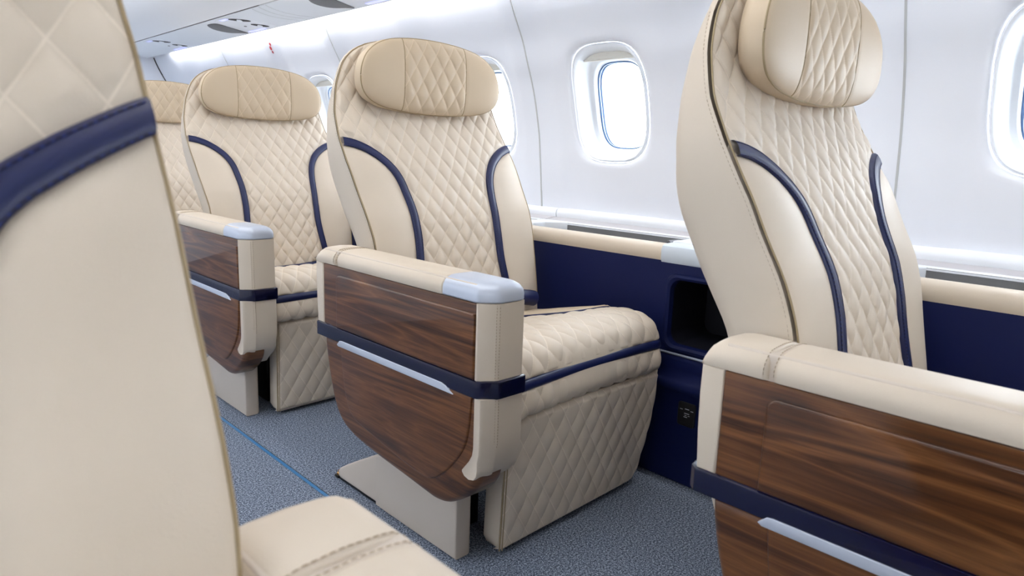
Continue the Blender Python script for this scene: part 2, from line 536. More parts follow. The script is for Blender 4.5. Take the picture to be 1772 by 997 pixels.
for yy, nm in ((Y1, 'wall_rear'), (Y0, 'wall_front_blocker')):
    mb = MB(); mb.box((-1.52, yy - .001 if yy < 0 else yy, -.02), (.96, yy + .02, 1.90), .001)
    tag(mb.build(nm, M_WHITE if yy > 0 else M_BLOCK, smooth=False), kind='structure')  # unseen front wall, added near in taupe to keep light off forward-facing surfaces

# service panels under the bins: continuous sheet, edge line and outer lip
PA, PB = (.478, 1.352), (.700, 1.338)
for side in (1, -1):
    mx = mirx(side)
    mb = MB()
    sec = [(PA[0], PA[1]), (PA[0] + .003, PA[1] - .002), (PB[0] - .012, PB[1]), (PB[0] - .003, PB[1] - .004), (PB[0], PB[1] + .002), (PB[0] - .001, PB[1] + .016), (PB[0] - .010, PB[1] + .018), (PA[0], PA[1] + .014)]
    mb.loft([[(mx(x), y, z) for x, z in sec] for y in (Y0, -1, 0, 1, 2, 3, Y1)])
    tag(mb.build('trim_%d' % n_tr, M_PSU, angle=25), kind='structure'); n_tr += 1
    mb = MB(); sec = [(.4705, 1.3525), (.477, 1.3515), (.477, 1.356), (.4705, 1.356)]
    mb.loft([[(mx(x), y, z) for x, z in sec] for y in (1.70, Y1)])
    tag(mb.build('trim_%d' % n_tr, M_DARK), kind='structure'); n_tr += 1
    mb = MB(); mb.loft([[(mx(x), y, z) for x, z in sec] for y in (Y0, 1.70)])
    tag(mb.build('trim_%d' % n_tr, M_SEAM), kind='structure'); n_tr += 1
    mb = MB()                                  # back of the cove, closing the bin above the lights
    P = [(.470, 1.366), (.69, 1.40), (.735, 1.47), (.80, 1.47)]
    mb.loft([[(mx(x), y, z) for x, z in P] for y in (Y0, Y1)], cap=False, closed=False)
    tag(mb.build('trim_%d' % n_tr, M_CEIL, smooth=False), kind='structure'); n_tr += 1

def panel_z(x): return PA[1] - .002 + (PB[1] - PA[1] + .002) * (x - PA[0]) / (PB[0] - PA[0])
# service units: reading-light signs, air vents, button, seams
unit = empty('service_unit', (.60, 2.13, panel_z(.60)))
tag(unit, 'white overhead service unit with lit signs and air vents, second from the rear bulkhead', 'service panel', 'overhead service units over the window seats')
uo = (.60, 2.13, panel_z(.60))
def onpanel(name, poly, mat, h=.002, parent=unit, org=uo):
    mb = MB(); mb.prism(poly, 0, h, lambda a, b, w: (a, b, panel_z(a) - w), r=.0006); return mb.build(name, mat, parent, org)
mb = MB()
for pts in ([(.49, 2.21), (.56, 2.19), (.62, 2.19), (.69, 2.20)], [(.49, 1.99), (.56, 1.97), (.62, 1.975), (.69, 1.99)]):
    mb.tube([(x, y, panel_z(x) - .0003) for x, y in pts], .0007, 5)
mb.box((.49, 1.99, panel_z(.6) - .0015), (.69, 2.19, panel_z(.6) + .004), .0005)
mb = MB()
mb.prism(rrect(.492, 1.985, .694, 2.205, .02), 0, .0014, lambda a, b, w: (a, b, panel_z(a) - w), r=.0005)
mb.build('cover_plate', M_PSU, unit, uo)
onpanel('lit_sign', rrect(.494, 2.085, .512, 2.150, .004), M_SIGN)
onpanel('lit_sign', rrect(.672, 2.10, .690, 2.26, .004), M_SIGN)
for (ax, ay), (bx, by) in (((.507, 2.078), (.576, 2.010)), ((.606, 2.078), (.672, 2.038))):
    pad = MB(); 
    c = Vector(((ax + bx) / 2, (ay + by) / 2)); d = Vector((bx - ax, by - ay)); l = d.length / 2; d.normalize(); nn = Vector((-d.y, d.x))
    poly = [tuple(c + d * (l * math.cos(g)) + nn * (.019 * math.sin(g))) for g in [2 * PI * k / 28 for k in range(28)]]
    v = onpanel('air_vent', poly, M_DARK, .0030)
    mb = MB(); q = [tuple(c + d * (.011 * math.cos(g)) + nn * (.017 * math.sin(g))) for g in [2 * PI * k / 20 for k in range(20)]]
    mb.prism(q, .002, .007, lambda a, b, w: (a, b, panel_z(a) - w), r=.002); mb.build('nozzle', M_WHITEP, v, (0, 0, 0)).matrix_parent_inverse = Matrix.Identity(4)
    for ch in v.children: ch.data.transform(Matrix.Translation(Vector((-uo[0], -uo[1], -uo[2]))))
onpanel('call_button', [(.613 + .006 * math.cos(2 * PI * k / 16), 2.15 + .008 * math.sin(2 * PI * k / 16)) for k in range(16)], M_GREY, .003)
tagl = {1: 'white overhead service unit with lit signs and air vents nearest the rear bulkhead',
        -1: 'white overhead service unit with lit sign cut by the top edge of the photo'}
for k in (1, -1):
    c = copy_tree(unit); c.location.y += k * 1.0; c['label'] = tagl[k]
# dark grilles
gr = [(.505, 2.300), (.513, 2.250), (.53, 2.236), (.56, 2.245), (.60, 2.262), (.65, 2.280), (.684, 2.292), (.688, 2.302), (.67, 2.330), (.645, 2.375), (.61, 2.392), (.57, 2.385), (.54, 2.362), (.515, 2.330)]
go = (.6, 2.31, panel_z(.6))
for j, lab in ((0, 'long dark grey curved speaker grille in the overhead panel beside the air vents'), (1, 'dark grey curved grille cut by the top edge of the photo, above the panel seams')):
    mb = MB(); mb.prism([(p.x, p.y) for p in crom([(x, y, 0) for x, y in gr], 3, closed=True)], 0, .003, lambda a, b, w: (a, b - j * .94, panel_z(a) - w), r=.001)
    o = mb.build('speaker_grille', M_GRILL, None, (go[0], go[1] - j * .94, go[2])); o.location = (go[0], go[1] - j * .94, go[2])
    tag(o, lab, 'grille', 'overhead speaker grilles')
# curved joints between panels
for y in (1.66, 1.72, 1.78):
    mb = MB(); mb.tube([(x, y + .05 * math.sin((x - .48) / .22 * PI), panel_z(x) - .0002) for x in [.482 + .21 * k / 10 for k in range(11)]], .0009, 5)
    tag(mb.build('trim_%d' % n_tr, M_SEAM), kind='structure'); n_tr += 1
# red pictogram on the wall under the cove
mb = MB()
for a, b, r_ in ((2.222, 1.272, .009), (2.212, 1.288, .007), (2.219, 1.255, .006)):
    q = [(a + r_ * math.cos(2 * PI * k / 14), b + r_ * math.sin(2 * PI * k / 14)) for k in range(14)]
    mb.prism(q, 0, .001, lambda y, z, w: (wall_pt(y, z) - .001 - w, y, z), r=.0002)
tag(mb.build('wall_placard', M_RED, None, (.79, 2.218, 1.272)), 'tiny red round placard high on the white wall below the cove light', 'sign').location = (.79, 2.218, 1.272)
# ceiling light lenses
for yy in (0.2, 2.3):
    mb = MB(); mb.box((AISLE - .31, yy - 1, 1.858), (AISLE + .31, yy + 1, 1.864), .002)
    o = mb.build('ceiling_light', M_LENS, None, (AISLE, yy, 1.864)); o.location = (AISLE, yy, 1.864)
    tag(o, 'long white ceiling light lens above the aisle', 'ceiling light', 'ceiling lights above the aisle')

# ------------------------------------------------------------------ window side console with its ledge (one per seat row)
def make_console():
    root = empty('side_console', (.78, 0, 0)); org = (.78, 0, 0)
    B = lambda mb, n, m, par=root, **k: mb.build(n, m, par, org, **k)
    # panel with rounded recess opening: outer rectangle to hole
    mb = MB(); X = .70
    ya, yb, za, zb = -.498, .498, .30, .566
    hy0, hy1, hz0, hz1 = -.300, -.098, .352, .528
    hole = rrect(hy0, hz0, hy1, hz1, .028, 8)
    n = len(hole); cyc, czc = (hy0 + hy1) / 2, (hz0 + hz1) / 2
    outer = []
    for (y, z) in hole:
        dy, dz = y - cyc, z - czc
        t = min((yb - cyc) / dy if dy > 1e-9 else 1e9, (ya - cyc) / dy if dy < -1e-9 else 1e9, (zb - czc) / dz if dz > 1e-9 else 1e9, (za - czc) / dz if dz < -1e-9 else 1e9)
        outer.append((cyc + dy * t, czc + dz * t))
    mb.loft([[(X, y, z) for y, z in outer], [(X, y, z) for y, z in hole]], cap=False)
    # corners of the rectangle missed by the radial fill
    mb.add([(X + .0006, ya, za), (X + .0006, hy0 - .004, za), (X + .0006, hy0 - .004, zb), (X + .0006, ya, zb)], [(0, 1, 2, 3)])
    mb.add([(X + .0006, hy1 + .004, za), (X + .0006, yb, za), (X + .0006, yb, zb), (X + .0006, hy1 + .004, zb)], [(0, 1, 2, 3)])
    mb.add([(X, ya, .566), (X, yb, .566), (.745, yb, .566), (.745, ya, .566)], [(0, 1, 2, 3)])
    B(mb, 'side_panel', M_NAVY, smooth=False)
    # recess: rim, box behind
    mb = MB(); cen = (cyc, czc)
    def sc(dm, x): return [(x, y + (1 if y > cyc else -1) * dm, z + (1 if z > czc else -1) * dm) for y, z in hole]
    mb.loft([sc(.010, X - .0005), sc(.008, X - .006), sc(.002, X - .008), sc(-.004, X - .004), sc(-.007, X + .012)], cap=False)
    B(mb, 'recess_rim', M_NAVY)
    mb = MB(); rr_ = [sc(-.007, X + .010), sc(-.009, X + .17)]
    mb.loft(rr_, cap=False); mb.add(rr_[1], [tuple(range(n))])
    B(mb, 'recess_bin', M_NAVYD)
    # lower cabinet, swelling out under the chrome line
    mb = MB()
    prof = [(.698, .30), (.697, .336), (.692, .330), (.690, .318), (.694, .300), (.694, .282), (.684, .270), (.678, .258), (.682, .245), (.690, .238), (.690, .004), (.76, .004), (.76, .30)]
    mb.loft([[(x, y, z) for x, z in prof] for y in (-.498, -.40, -.060, .498)])
    B(mb, 'lower_cabinet', M_NAVY, angle=50)
    mb = MB(); mb.tube([(.6915, -.46 + .44 * t, .336) for t in [k / 20 for k in range(21)]], .0032, 8)
    B(mb, 'chrome_strip', M_TRIM)
    # outlet panel
    mb = MB(); mb.prism(rrect(-.207, .160, -.158, .222, .007), .6905, .686, YZ, r=.0015)
    ou = B(mb, 'outlet_panel', M_BLACK)
    mb = MB()
    for y0, z0, w, h in ((-.184, .2055, .012, .0016), (-.168, .203, .008, .0012), (-.198, .203, .008, .0012), (-.184, .194, .014, .0014), (-.181, .189, .006, .001), (-.190, .189, .005, .001), (-.181, .1845, .010, .0014)):
        mb.prism(rrect(y0 - w / 2, z0 - h / 2, y0 + w / 2, z0 + h / 2, .0003, 1), .6862, .6854, YZ, r=.0001, seg=1)
    B(mb, 'outlet_marking', M_INK, ou)
    # cream padded rail
    mb = MB(); sec = [(.700, .566), (.697, .572), (.696, .584), (.699, .595), (.706, .602), (.716, .6055), (.732, .606), (.743, .604), (.745, .600), (.745, .566)]
    mb.loft([[(x, y, z) for x, z in sec] for y in (-.066, .10, .30, .498)])
    B(mb, 'padded_rail', M_LEATHER, angle=60)
    mb = MB(); mb.loft([[(x, y, z) for x, z in sec] for y in (-.498, -.40, -.326)])
    B(mb, 'padded_rail', M_LEATHER, angle=60)
    # white corner cap
    mb = MB()
    sec2 = [(.699, .562), (.695, .568), (.694, .592), (.699, .603), (.708, .607), (.85, .612), (.88, .612), (.88, .562)]
    mb.loft([[(x, y, z) for x, z in sec2] for y in (-.324, -.30, -.12, -.068)])
    B(mb, 'corner_cap', M_CAPW, angle=40)
    # white frame around the slot, slot lining
    mb = MB()
    sec = [(.845, .6065), (.8455, .6105), (.850, .6135), (.862, .614), (.868, .612), (.868, .59), (.853, .59), (.848, .604)]
    mb.loft([[(x, y, z) for x, z in sec] for y in (-.498, .0, .43, .498)])
    rear = [(.745, .43), (.75, .455), (.77, .475), (.80, .48), (.85, .46), (.862, .44), (.862, .498), (.745, .498)]
    mb.prism([(.746, .432), (.80, .434), (.862, .36), (.862, .498), (.746, .498)], .585, .613, XY, r=.003)
    mb.prism([(.746, -.30), (.862, -.30), (.862, -.05), (.80, -.068), (.746, -.068)], .585, .6125, XY, r=.003)
    B(mb, 'ledge_frame', M_WHITEP)
    mb = MB()
    mb.grid(lambda u, v: (.8455, -.498 + .996 * u, .52 + .0915 * v), 2, 1)
    mb.grid(lambda u, v: (.746, -.498 + .996 * u, .52 + .08 * v), 2, 1)
    mb.grid(lambda u, v: (.746 + .10 * v, -.498 + .996 * u, .52), 2, 1)
    B(mb, 'stowage_slot', M_GREY, smooth=False)
    mb = MB(); mb.box((.80, -.045, .590), (.842, -.030, .604), .003); mb.tube([(.79, -.025, .600), (.84, -.025, .600)], .006, 10)
    B(mb, 'latch', M_STEEL)
    # laminate ledge and white wall foot
    mb = MB(); mb.loft([[(.866, y, .612), (.945, y, .621), (.945, y, .60), (.866, y, .60)] for y in (-.498, .498)])
    B(mb, 'ledge_top', M_TABLE, smooth=False)
    mb = MB(); mb.loft([[(.926, y, .617), (.922, y, .628), (.926, y, .641), (.936, y, .646), (.952, y, .648), (.952, y, .60), (.926, y, .60)] for y in (-.498, .498)])
    B(mb, 'wall_foot', M_WHITEP, angle=60)
    return root
con = make_console()
# ------------------------------------------------------------------ the seat
ORG = (.365, .10, 0)
XL = [(.36, .130), (.45, .124), (.54, .118), (.609, .113), (.659, .104), (.723, .096), (.788, .088), (.842, .086), (.898, .093), (.93, .101), (.966, .110), (1.00, .124), (1.02, .134), (1.04, .150), (1.056, .170), (1.07, .197), (1.08, .228), (1.088, .275), (1.092, .33)]
XR = [(.36, .634), (.45, .637), (.53, .641), (.62, .643), (.72, .640), (.80, .634), (.842, .626), (.92, .612), (.966, .602), (1.00, .594), (1.02, .590), (1.04, .576), (1.056, .556), (1.07, .530), (1.08, .500), (1.088, .455), (1.092, .40)]
YF = [(.36, .292), (.40, .298), (.45, .305), (.482, .312), (.53, .322), (.57, .330), (.60, .335), (.66, .352), (.72, .383), (.77, .404), (.80, .422), (.842, .444), (.90, .476), (.966, .496), (1.03, .506), (1.092, .512)]
YB = [(.36, .40), (.45, .42), (.577, .458), (.605, .476), (.66, .503), (.70, .52), (.735, .536), (.77, .545), (.83, .547), (.915, .545), (.98, .541), (1.02, .535), (1.06, .527), (1.092, .517)]
def sm(tab, z, d=.012): return (T(z - d, tab) + 2 * T(z, tab) + T(z + d, tab)) / 4
XL_F = [(.36, .130), (.50, .118), (.56, .106), (.59, .098), (.62, .096), (.80, .096), (.86, .096)] + XL[9:]
SIDE = [XL]
xl = lambda z: sm(SIDE[0], z, .006); xr = lambda z: sm(XR, z, .006); yf = lambda z: sm(YF, z, .02); yb = lambda z: sm(YB, z, .015)
# quilt / band border, half width from centre as function of z (centre drifts slightly)
BANDPTS = [(.275, .842), (.250, .838), (.223, .829), (.200, .817), (.180, .803), (.162, .786), (.147, .765), (.137, .742), (.131, .715), (.126, .683), (.1235, .645), (.1225, .60), (.125, .54), (.133, .48), (.141, .43), (.150, .36)]
CX = .3665
def bandcurve(pts, n=6): return [(p.x, p.y) for p in crom([(a, b, 0) for a, b in pts], n)]
BANDPTS_F = [(.285, .843), (.275, .838), (.257, .8305), (.240, .8225), (.224, .8145), (.209, .806), (.192, .795), (.176, .779), (.163, .753), (.153, .70), (.146, .66), (.142, .60), (.140, .54), (.141, .48), (.145, .43), (.150, .36)]
def offset_curve(c, w):
    out = []
    for i in range(len(c)):
        a = Vector(c[max(0, i - 1)]); b = Vector(c[min(len(c) - 1, i + 1)]); t = (b - a).normalized()
        nrm = Vector((-t.y, t.x))
        out.append((c[i][0] + nrm.x * w, c[i][1] + nrm.y * w))
    return out
def front_y(x, z):
    a, b = xl(z), xr(z); s_ = (2 * x - a - b) / (b - a)
    return yf(z) - .006 * (1 - min(1, abs(s_)) ** 6)

def make_seat(mir=False, org=ORG, band=BANDPTS, bw=.0205):
    BC = bandcurve(band); BT = sorted((z, h) for h, z in BC); OC = offset_curve(BC, bw); zq = band[0][1]
    root = empty('passenger_seat', (0, 0, 0))
    def B(mb, n, m, par=root, **k): return mb.build(n, m, par, org, mir, **k)
    # ---------------- backrest shell
    mb = MB(); rings = []
    zs = [.36 + (1.05 - .36) * k / 46 for k in range(46)] + [1.05 + .042 * math.sin(PI / 2 * k / 10) for k in range(11)]
    for z in zs:
        a, b, f, k_ = xl(z), xr(z), yf(z) + .004, yb(z); m = (a + b) / 2; d = k_ - f
        r = [(a, f + .002), (a + .001, f + .012), (a + .006, f + d * .5), (a + .010, f + d * .72), (a + .018, f + d * .88), (a + .034, f + d * .97), (a + .06, f + d), (m - .1, f + d + .006), (m, f + d + .008)]
        if b - a < .2: r = [(a + (m - a) * q, f + d * w) for q, w in ((0, 0), (.01, .1), (.05, .5), (.1, .72), (.2, .88), (.35, .97), (.5, 1), (.8, 1), (1, 1))]
        r2 = [(a + b - x, y) for x, y in r[:-1]][::-1]
        r3 = [(b - .02, f + .010), (m, f + .012), (a + .02, f + .010)]
        rings.append([(x, y, z) for x, y in r + r2 + r3])
    mb.loft(rings)
    back = B(mb, 'backrest', M_LEATHER, angle=60)
    # ---------------- quilted centre
    nz, nx = 320, 230
    zz = [.37 + (1.088 - .37) * k / nz for k in range(nz + 1)]
    qw, qh = .0455, .069
    from mathutils import kdtree
    dense = bandcurve(band, 24); kd = kdtree.KDTree(len(dense))
    for q_, (h_, z_) in enumerate(dense): kd.insert((h_, z_, 0), q_)
    kd.balance()
    def qf(u, v):
        z = zz[int(round(v * nz))]
        a, b = xl(z) + .001, xr(z) - .001
        x = a + (b - a) * u
        h = abs(x - CX)
        d = kd.find((h, z, 0))[2]
        if z < zq and h > T(z, BT): d = -d
        # stitched diamonds, measured along the reclined surface
        s_ = (z - .36) * 1.10
        qa, qb = (x - CX) / qw + s_ / qh, (x - CX) / qw - s_ / qh
        e = min(u, 1 - u) * (b - a); fade = min(1, e / .010) * min(1, max(0, d) / .015)
        sink = .0085 * min(1, max(0, -d - .004) / .010)
        top = min(1, (1.092 - z) / .02)
        y = front_y(x, z) - .0005 - puff(qa, qb, .0066) * fade * top + sink
        return ((x, y, z), (qa, qb))
    mb = MB(); mb.grid(qf, nx, nz)
    B(mb, 'quilted_centre', M_QUILT, back, angle=180)
    # ---------------- bolsters and bands
    for sd in (-1, 1):
        oc = [(h, z) for h, z in OC]
        ot = sorted((z, h) for h, z in oc)
        mb = MB()
        ztop = next((z for h, z in oc if CX - h > xl(z)), .82) if sd < 0 else next((z for h, z in oc if CX + h < xr(z)), .82)
        def bf(u, v):
            z = .37 + (ztop + .004 - .37) * v
            h = T(z, ot) - .004
            inner = CX + sd * h; outer = (xl(z) if sd < 0 else xr(z))
            if sd < 0: inner = max(inner, outer + .0005)
            else: inner = min(inner, outer - .0005)
            x = outer + (inner - outer) * u
            w = abs(inner - outer)
            bul = .010 * math.sin(PI * min(1, u * 1.0)) ** .6 * min(1, w / .08)
            return (x, front_y(x, z) - bul - .0004, z)
        mb.grid(bf, 24, 110)
        B(mb, 'side_bolster', M_LEATHER, back, angle=180)
        mb = MB(); rings = []
        fine_i = [p for p in BC]; fine_o = [p for p in OC]
        for (hi, zi), (ho, zo) in zip(fine_i, fine_o):
            if zi < .37: break
            if hi > ((CX - xl(zi)) if sd < 0 else (xr(zi) - CX)) + .0012: continue
            ring = []
            for t, lift in ((0, -.004), (.0, .002), (.12, .0052), (.5, .0062), (.88, .0052), (1, .002), (1, -.004)):
                h = hi + (ho - hi) * t; z = zi + (zo - zi) * t; x = CX + sd * h
                x = min(max(x, xl(z) + .0005), xr(z) - .0005)
                ring.append((x, front_y(x, z) - lift - .0038, z))
            rings.append(ring)
        mb.loft(rings, cap=False, closed=False)
        B(mb, 'navy_band', M_NAVYL, back, angle=60)
        for q in (.10, .90):
            mb = MB(); pts = []
            for (hi, zi), (ho, zo) in zip(fine_i, fine_o):
                if zi < .37: break
                h = hi + (ho - hi) * q; z = zi + (zo - zi) * q; x = CX + sd * h
                if xl(z) + .002 < x < xr(z) - .002: pts.append((x, front_y(x, z) - .0091, z))
            mb.tube(pts, .0006, 5, dash=.006)
            B(mb, 'band_stitching', M_NAVYS, back)
    # ---------------- piping along both edges, over the top
    mb = MB()
    pl = [(xl(z), yf(z) - .001, z) for z in [.40 + .69 * k / 70 for k in range(71)]]
    pr = [(xr(z), yf(z) - .001, z) for z in [.40 + .69 * k / 70 for k in range(71)]]
    mb.tube(pl + pr[::-1], .0014, 7)
    B(mb, 'piping', M_PIPE, back)
    for px, sg in ((xl, 1), (xr, -1)):
        mb = MB(); mb.tube([(px(z) + sg * .0012, yf(z) + .012, z) for z in [.40 + .62 * k / 80 for k in range(81)]], .0008, 5, dash=.0065)
        B(mb, 'side_stitching', M_STITCH, back)
    # ---------------- headrest
    HO = [(.001, .9085), (.06, .910), (.10, .913), (.145, .918), (.175, .925), (.199, .936), (.214, .951), (.2215, .970), (.2225, .990), (.2190, 1.010), (.208, 1.034), (.190, 1.053), (.165, 1.069), (.13, 1.081), (.08, 1.089), (.03, 1.0925), (.001, 1.093)]
    hc = crom([(a, b, 0) for a, b in HO], 4)
    half = [(p.x, p.y) for p in hc]
    outl = half + [(-x, z) for x, z in half[::-1]]
    HX = .3640
    yp = lambda x: .450 - .014 * (x / .222) ** 2
    zlo = sorted((x, z) for x, z in half if z < .98); zhi = sorted((x, z) for x, z in half if z >= .98)
    mb = MB(); rings = []
    for ins, dy in ((0.0, 0.0), (-.0015, .006), (-.002, .020), (.002, .032), (.010, .042), (.03, .050)):
        rings.append([(HX + x - (ins * x / .222), yp(x) + dy, (z - 1.0) * (1 - ins / .1 * .9) + 1.0) for x, z in outl])
    mb.loft(rings)
    head = B(mb, 'headrest', M_TAN, angle=60)
    def hf(x0, x1, quilt):
        def fn(u, v):
            x = x0 + (x1 - x0) * u
            ax = min(abs(x), .2222)
            lo, hi = T(ax, zlo), T(ax, zhi)
            g = -math.cos(PI * v); z = (lo + hi) / 2 + (hi - lo) / 2 * g
            sx = min(1, ax / .2225)
            bul = .017 * (max(0, 1 - abs(g) ** 3.0) ** .6) * (max(0, 1 - sx ** 5) ** .6)
            q = 0; qa = (x) / .043 + z / .066; qb = (x) / .043 - z / .066
            e = min(u, 1 - u) * (x1 - x0)
            if quilt: q = puff(qa, qb, .0045) * min(1, e / .008) * max(0, 1 - abs(g) ** 8)
            else: q = .001 * min(1, e / .006) ** .5 if e < 1 else 0
            return ((HX + x, yp(x) - bul - q + .0002, z), (qa, qb))
        return fn
    mb = MB(); mb.grid(hf(-.099, .099, True), 90, 90); B(mb, 'quilted_panel', M_TANQ, head, angle=180)
    import functools
    for a, b in ((-.2222, -.099), (.099, .2222)):
        mb = MB()
        f0 = hf(a, b, False)
        if a < 0: f1 = lambda u, v, f0=f0: f0(1 - math.cos(u * PI / 2) , v)
        else: f1 = lambda u, v, f0=f0: f0(math.sin(u * PI / 2), v)
        mb.grid(f1, 34, 48); B(mb, 'side_panel', M_TAN, head, angle=180)
    mb = MB(); mb.tube([(HX + x, yp(x) - .0002, z) for x, z in outl], .0016, 7, closed=True)
    for sx in (-.099, .099):
        fn = hf(sx, sx + 1e-6, False)
        mb.tube([(lambda p: (p[0], p[1] - .0001, p[2]))(fn(0, .03 + .94 * k / 30)[0]) for k in range(31)], .0011, 6)
    B(mb, 'piping', M_PIPE, head)
    # ---------------- cushion
    PR = [(.335, .372), (.26, .383), (.18, .402), (.10, .420), (.03, .433), (-.03, .4395), (-.065, .438), (-.092, .431), (-.110, .419), (-.121, .402), (-.1265, .381), (-.131, .361), (-.136, .338), (-.1365, .322), (-.130, .309), (-.115, .303), (-.09, .302)]
    pc = crom([(a, b, 0) for a, b in PR], 6); L = [0]
    for a, b in zip(pc, pc[1:]): L.append(L[-1] + (b - a).length)
    def prof(s_):
        s_ = min(max(s_, 0), L[-1] - 1e-6); i = 0
        while L[i + 1] < s_: i += 1
        t = (s_ - L[i]) / (L[i + 1] - L[i]); p = pc[i].lerp(pc[i + 1], t); d = (pc[i + 1] - pc[i]).normalized()
        return p.x, p.y, -d.y * 0 + d.y, -d.x       # normal = rotate tangent
    def s_of(zq, front=True):
        best = min((abs(pc[i].y - zq), L[i]) for i in range(len(pc)) if pc[i].x < -.10 and L[i] > 0)
        return best[1]
    s_b0, s_b1 = s_of(.381), s_of(.361)
    CXA, CXB = .098, .645
    def cush(x, s_, lift):
        y, z, ny, nzv = prof(s_)
        n2 = Vector((ny, nzv)).normalized() if True else None
        # outward normal: tangent rotated; profile runs back -> front -> down
        w = (x - CXA) / (CXB - CXA); sy = .012 * (1 - w) * -1.6 + .004
        bow = 4 * w * (1 - w)
        fr = min(1, max(0, (.05 - y) / .15))
        e = min(x - CXA, CXB - x); rd = max(0, 1 - e / .022); drop = .016 * rd * rd
        y2 = y + fr * (sy + .012 * bow) ; z2 = z
        return Vector((x, y2 + n2.x * (lift - drop), z2 + n2.y * (lift - drop)))
    def xb(y):
        # half width of the quilted field; navy cord closes it off towards the rear corners
        return T(y, [(-.5, .2725), (.028, .2725), (.034, .262), (.042, .235), (.052, .19), (.066, .145), (.09, .118), (.125, .100), (.17, .085), (.34, .075)])
    def qc(s0, s1, full=False, amp=.0044):
        def fn(u, v):
            s_ = s0 + (s1 - s0) * v; y, z, _, _ = prof(s_)
            h = .2735 if full else min(.2735, xb(y) + .0)
            x = .3715 - h + 2 * h * u; x = min(max(x, CXA), CXB)
            ss = s_ - s_b0; qa, qb = (x - CX) / .050 + ss / .088, (x - CX) / .050 - ss / .088
            ev = min(v, 1 - v) * (s1 - s0)
            q = puff(qa, qb, amp) * min(1, min(u, 1 - u) * 2 * h / .012) * min(1, ev / .004)
            return (tuple(cush(x, s_, q)), (qa, qb))
        return fn
    mb = MB(); mb.grid(qc(0, s_b0, False, .0058), 200, 190); mb.grid(qc(s_b1, L[-1], True, .0058), 200, 60)
    mb.add([], [])
    cu = B(mb, 'seat_cushion', M_QUILT, angle=180)
    mb = MB()                                         # body under the cover, closes the sides
    sec = []
    for k in range(40):
        y, z, ny, nzv = prof(L[-1] * k / 39); n2 = Vector((ny, nzv)).normalized(); sec.append((y - n2.x * .004, z - n2.y * .004))
    sec += [(.335, .31)]
    rr_ = []
    for x, ins in ((CXA + .003, .016), (CXA + .006, .010), (CXA + .014, .004), (CXA + .03, 0), (CXB - .03, 0), (CXB - .014, .004), (CXB - .006, .010), (CXB - .003, .016)):
        w = (x - CXA) / (CXB - CXA)
        rr_.append([(x, (a - .1) * (1 - ins / .22) + .1 + min(1, max(0, (.05 - a) / .15)) * (.012 * (1 - w) * -1.6 + .004 + .012 * 4 * w * (1 - w)), (b - .365) * (1 - ins / .065 * .6) + .365) for a, b in sec])
    mb.loft(rr_); B(mb, 'cushion_body', M_LEATHER, cu, angle=60)
    for sd in (-1, 1):
        mb = MB()
        def rc(u, v):
            s_ = L[-1] * 0 + (s_corner) * v; y, z, _, _ = prof(s_)
            h = xb(y); x0 = .3715 + sd * h; x1 = CXB if sd > 0 else CXA
            x = x0 + (x1 - x0) * u
            return tuple(cush(x, s_, .002 + .007 * math.sin(PI * u) ** .7))
        s_corner = next(L[i] for i in range(len(pc)) if pc[i].x < .028)
        mb.grid(rc, 14, 50); B(mb, 'rear_corner_pad', M_TAN, cu, angle=180)
        mb = MB(); pts = []
        for k in range(60):
            s_ = s_corner * k / 59; y = prof(s_)[0]; pts.append(cush(min(max(.3715 + sd * xb(y), CXA + .002), CXB - .002), s_, .0035))
        mb.tube(pts, .0028, 7); B(mb, 'navy_cord', M_NAVYL, cu)
    mb = MB(); rings = []
    for k in range(61):
        x = CXA + .0005 + (CXB - CXA - .001) * k / 60; ring = []
        for t, l in ((-.04, -.003), (-.02, .003), (.15, .006), (.5, .007), (.85, .006), (1.02, .003), (1.04, -.003)):
            ring.append(cush(x, s_b0 + (s_b1 - s_b0) * t, l))
        rings.append(ring)
    mb.loft(rings, cap=False, closed=False); B(mb, 'navy_band', M_NAVYL, cu, angle=60)
    # ---------------- leg rest panel under the cushion front
    LX0, LX1 = .1215, .652
    def lgx(v): # v: 0 bottom 1 top ; right edge tapers to the bottom
        z = .010 + .288 * v
        return LX0, LX1 - .050 * max(0, 1 - z / .20) ** 1.3, z
    def lgy(x, z): return -.116 + .012 * (1 - z / .29) - .006 * (1 - (x - .12) / .53) + .010 * (1 - z / .3) * ((x - .12) / .53)
    mb = MB()
    def lf(u, v):
        a, b, z = lgx(v); r = .045
        # round the lower right corner
        x = a + (b - a) * u
        if z < .010 + r: b2 = b - (r - math.sqrt(max(0, r * r - (r - (z - .010)) ** 2))); x = a + (b2 - a) * u
        qa, qb = (x - CX) / .050 + z / .078, (x - CX) / .050 - z / .078
        e = min(u, 1 - u) * (b - a); ez = min(v, 1 - v) * .29
        q = puff(qa, qb, .0042) * min(1, e / .014) * min(1, ez / .01)
        rr2 = .012 * max(0, 1 - e / .012) ** 2 + .012 * max(0, 1 - ez / .014) ** 2
        return ((x, lgy(x, z) - q - .004 + rr2, z), (qa, qb))
    mb.grid(lf, 190, 110); lg = B(mb, 'leg_rest', M_QUILT, angle=180)
    mb = MB(); rings = []
    for dy, ins in ((.004, 0), (.02, -.001), (.05, 0), (.062, .012)):
        ring = []
        for z0, z1, side in ((.010, .298, 0), (.298, .010, 1)):
            for k in range(16):
                z = z0 + (z1 - z0) * k / 15
                a, b, _ = lgx((z - .010) / .288)
                r = .045
                if z < .010 + r: b -= (r - math.sqrt(max(0, r * r - (r - (z - .010)) ** 2)))
                r = .02
                if z < .010 + r: a += .5 * (r - math.sqrt(max(0, r * r - (r - (z - .010)) ** 2)))
                x = a + ins if side == 0 else b - ins
                ring.append((x, lgy(x, z) + dy, min(.298 - ins * .3, max(z, .010 + ins * .3))))
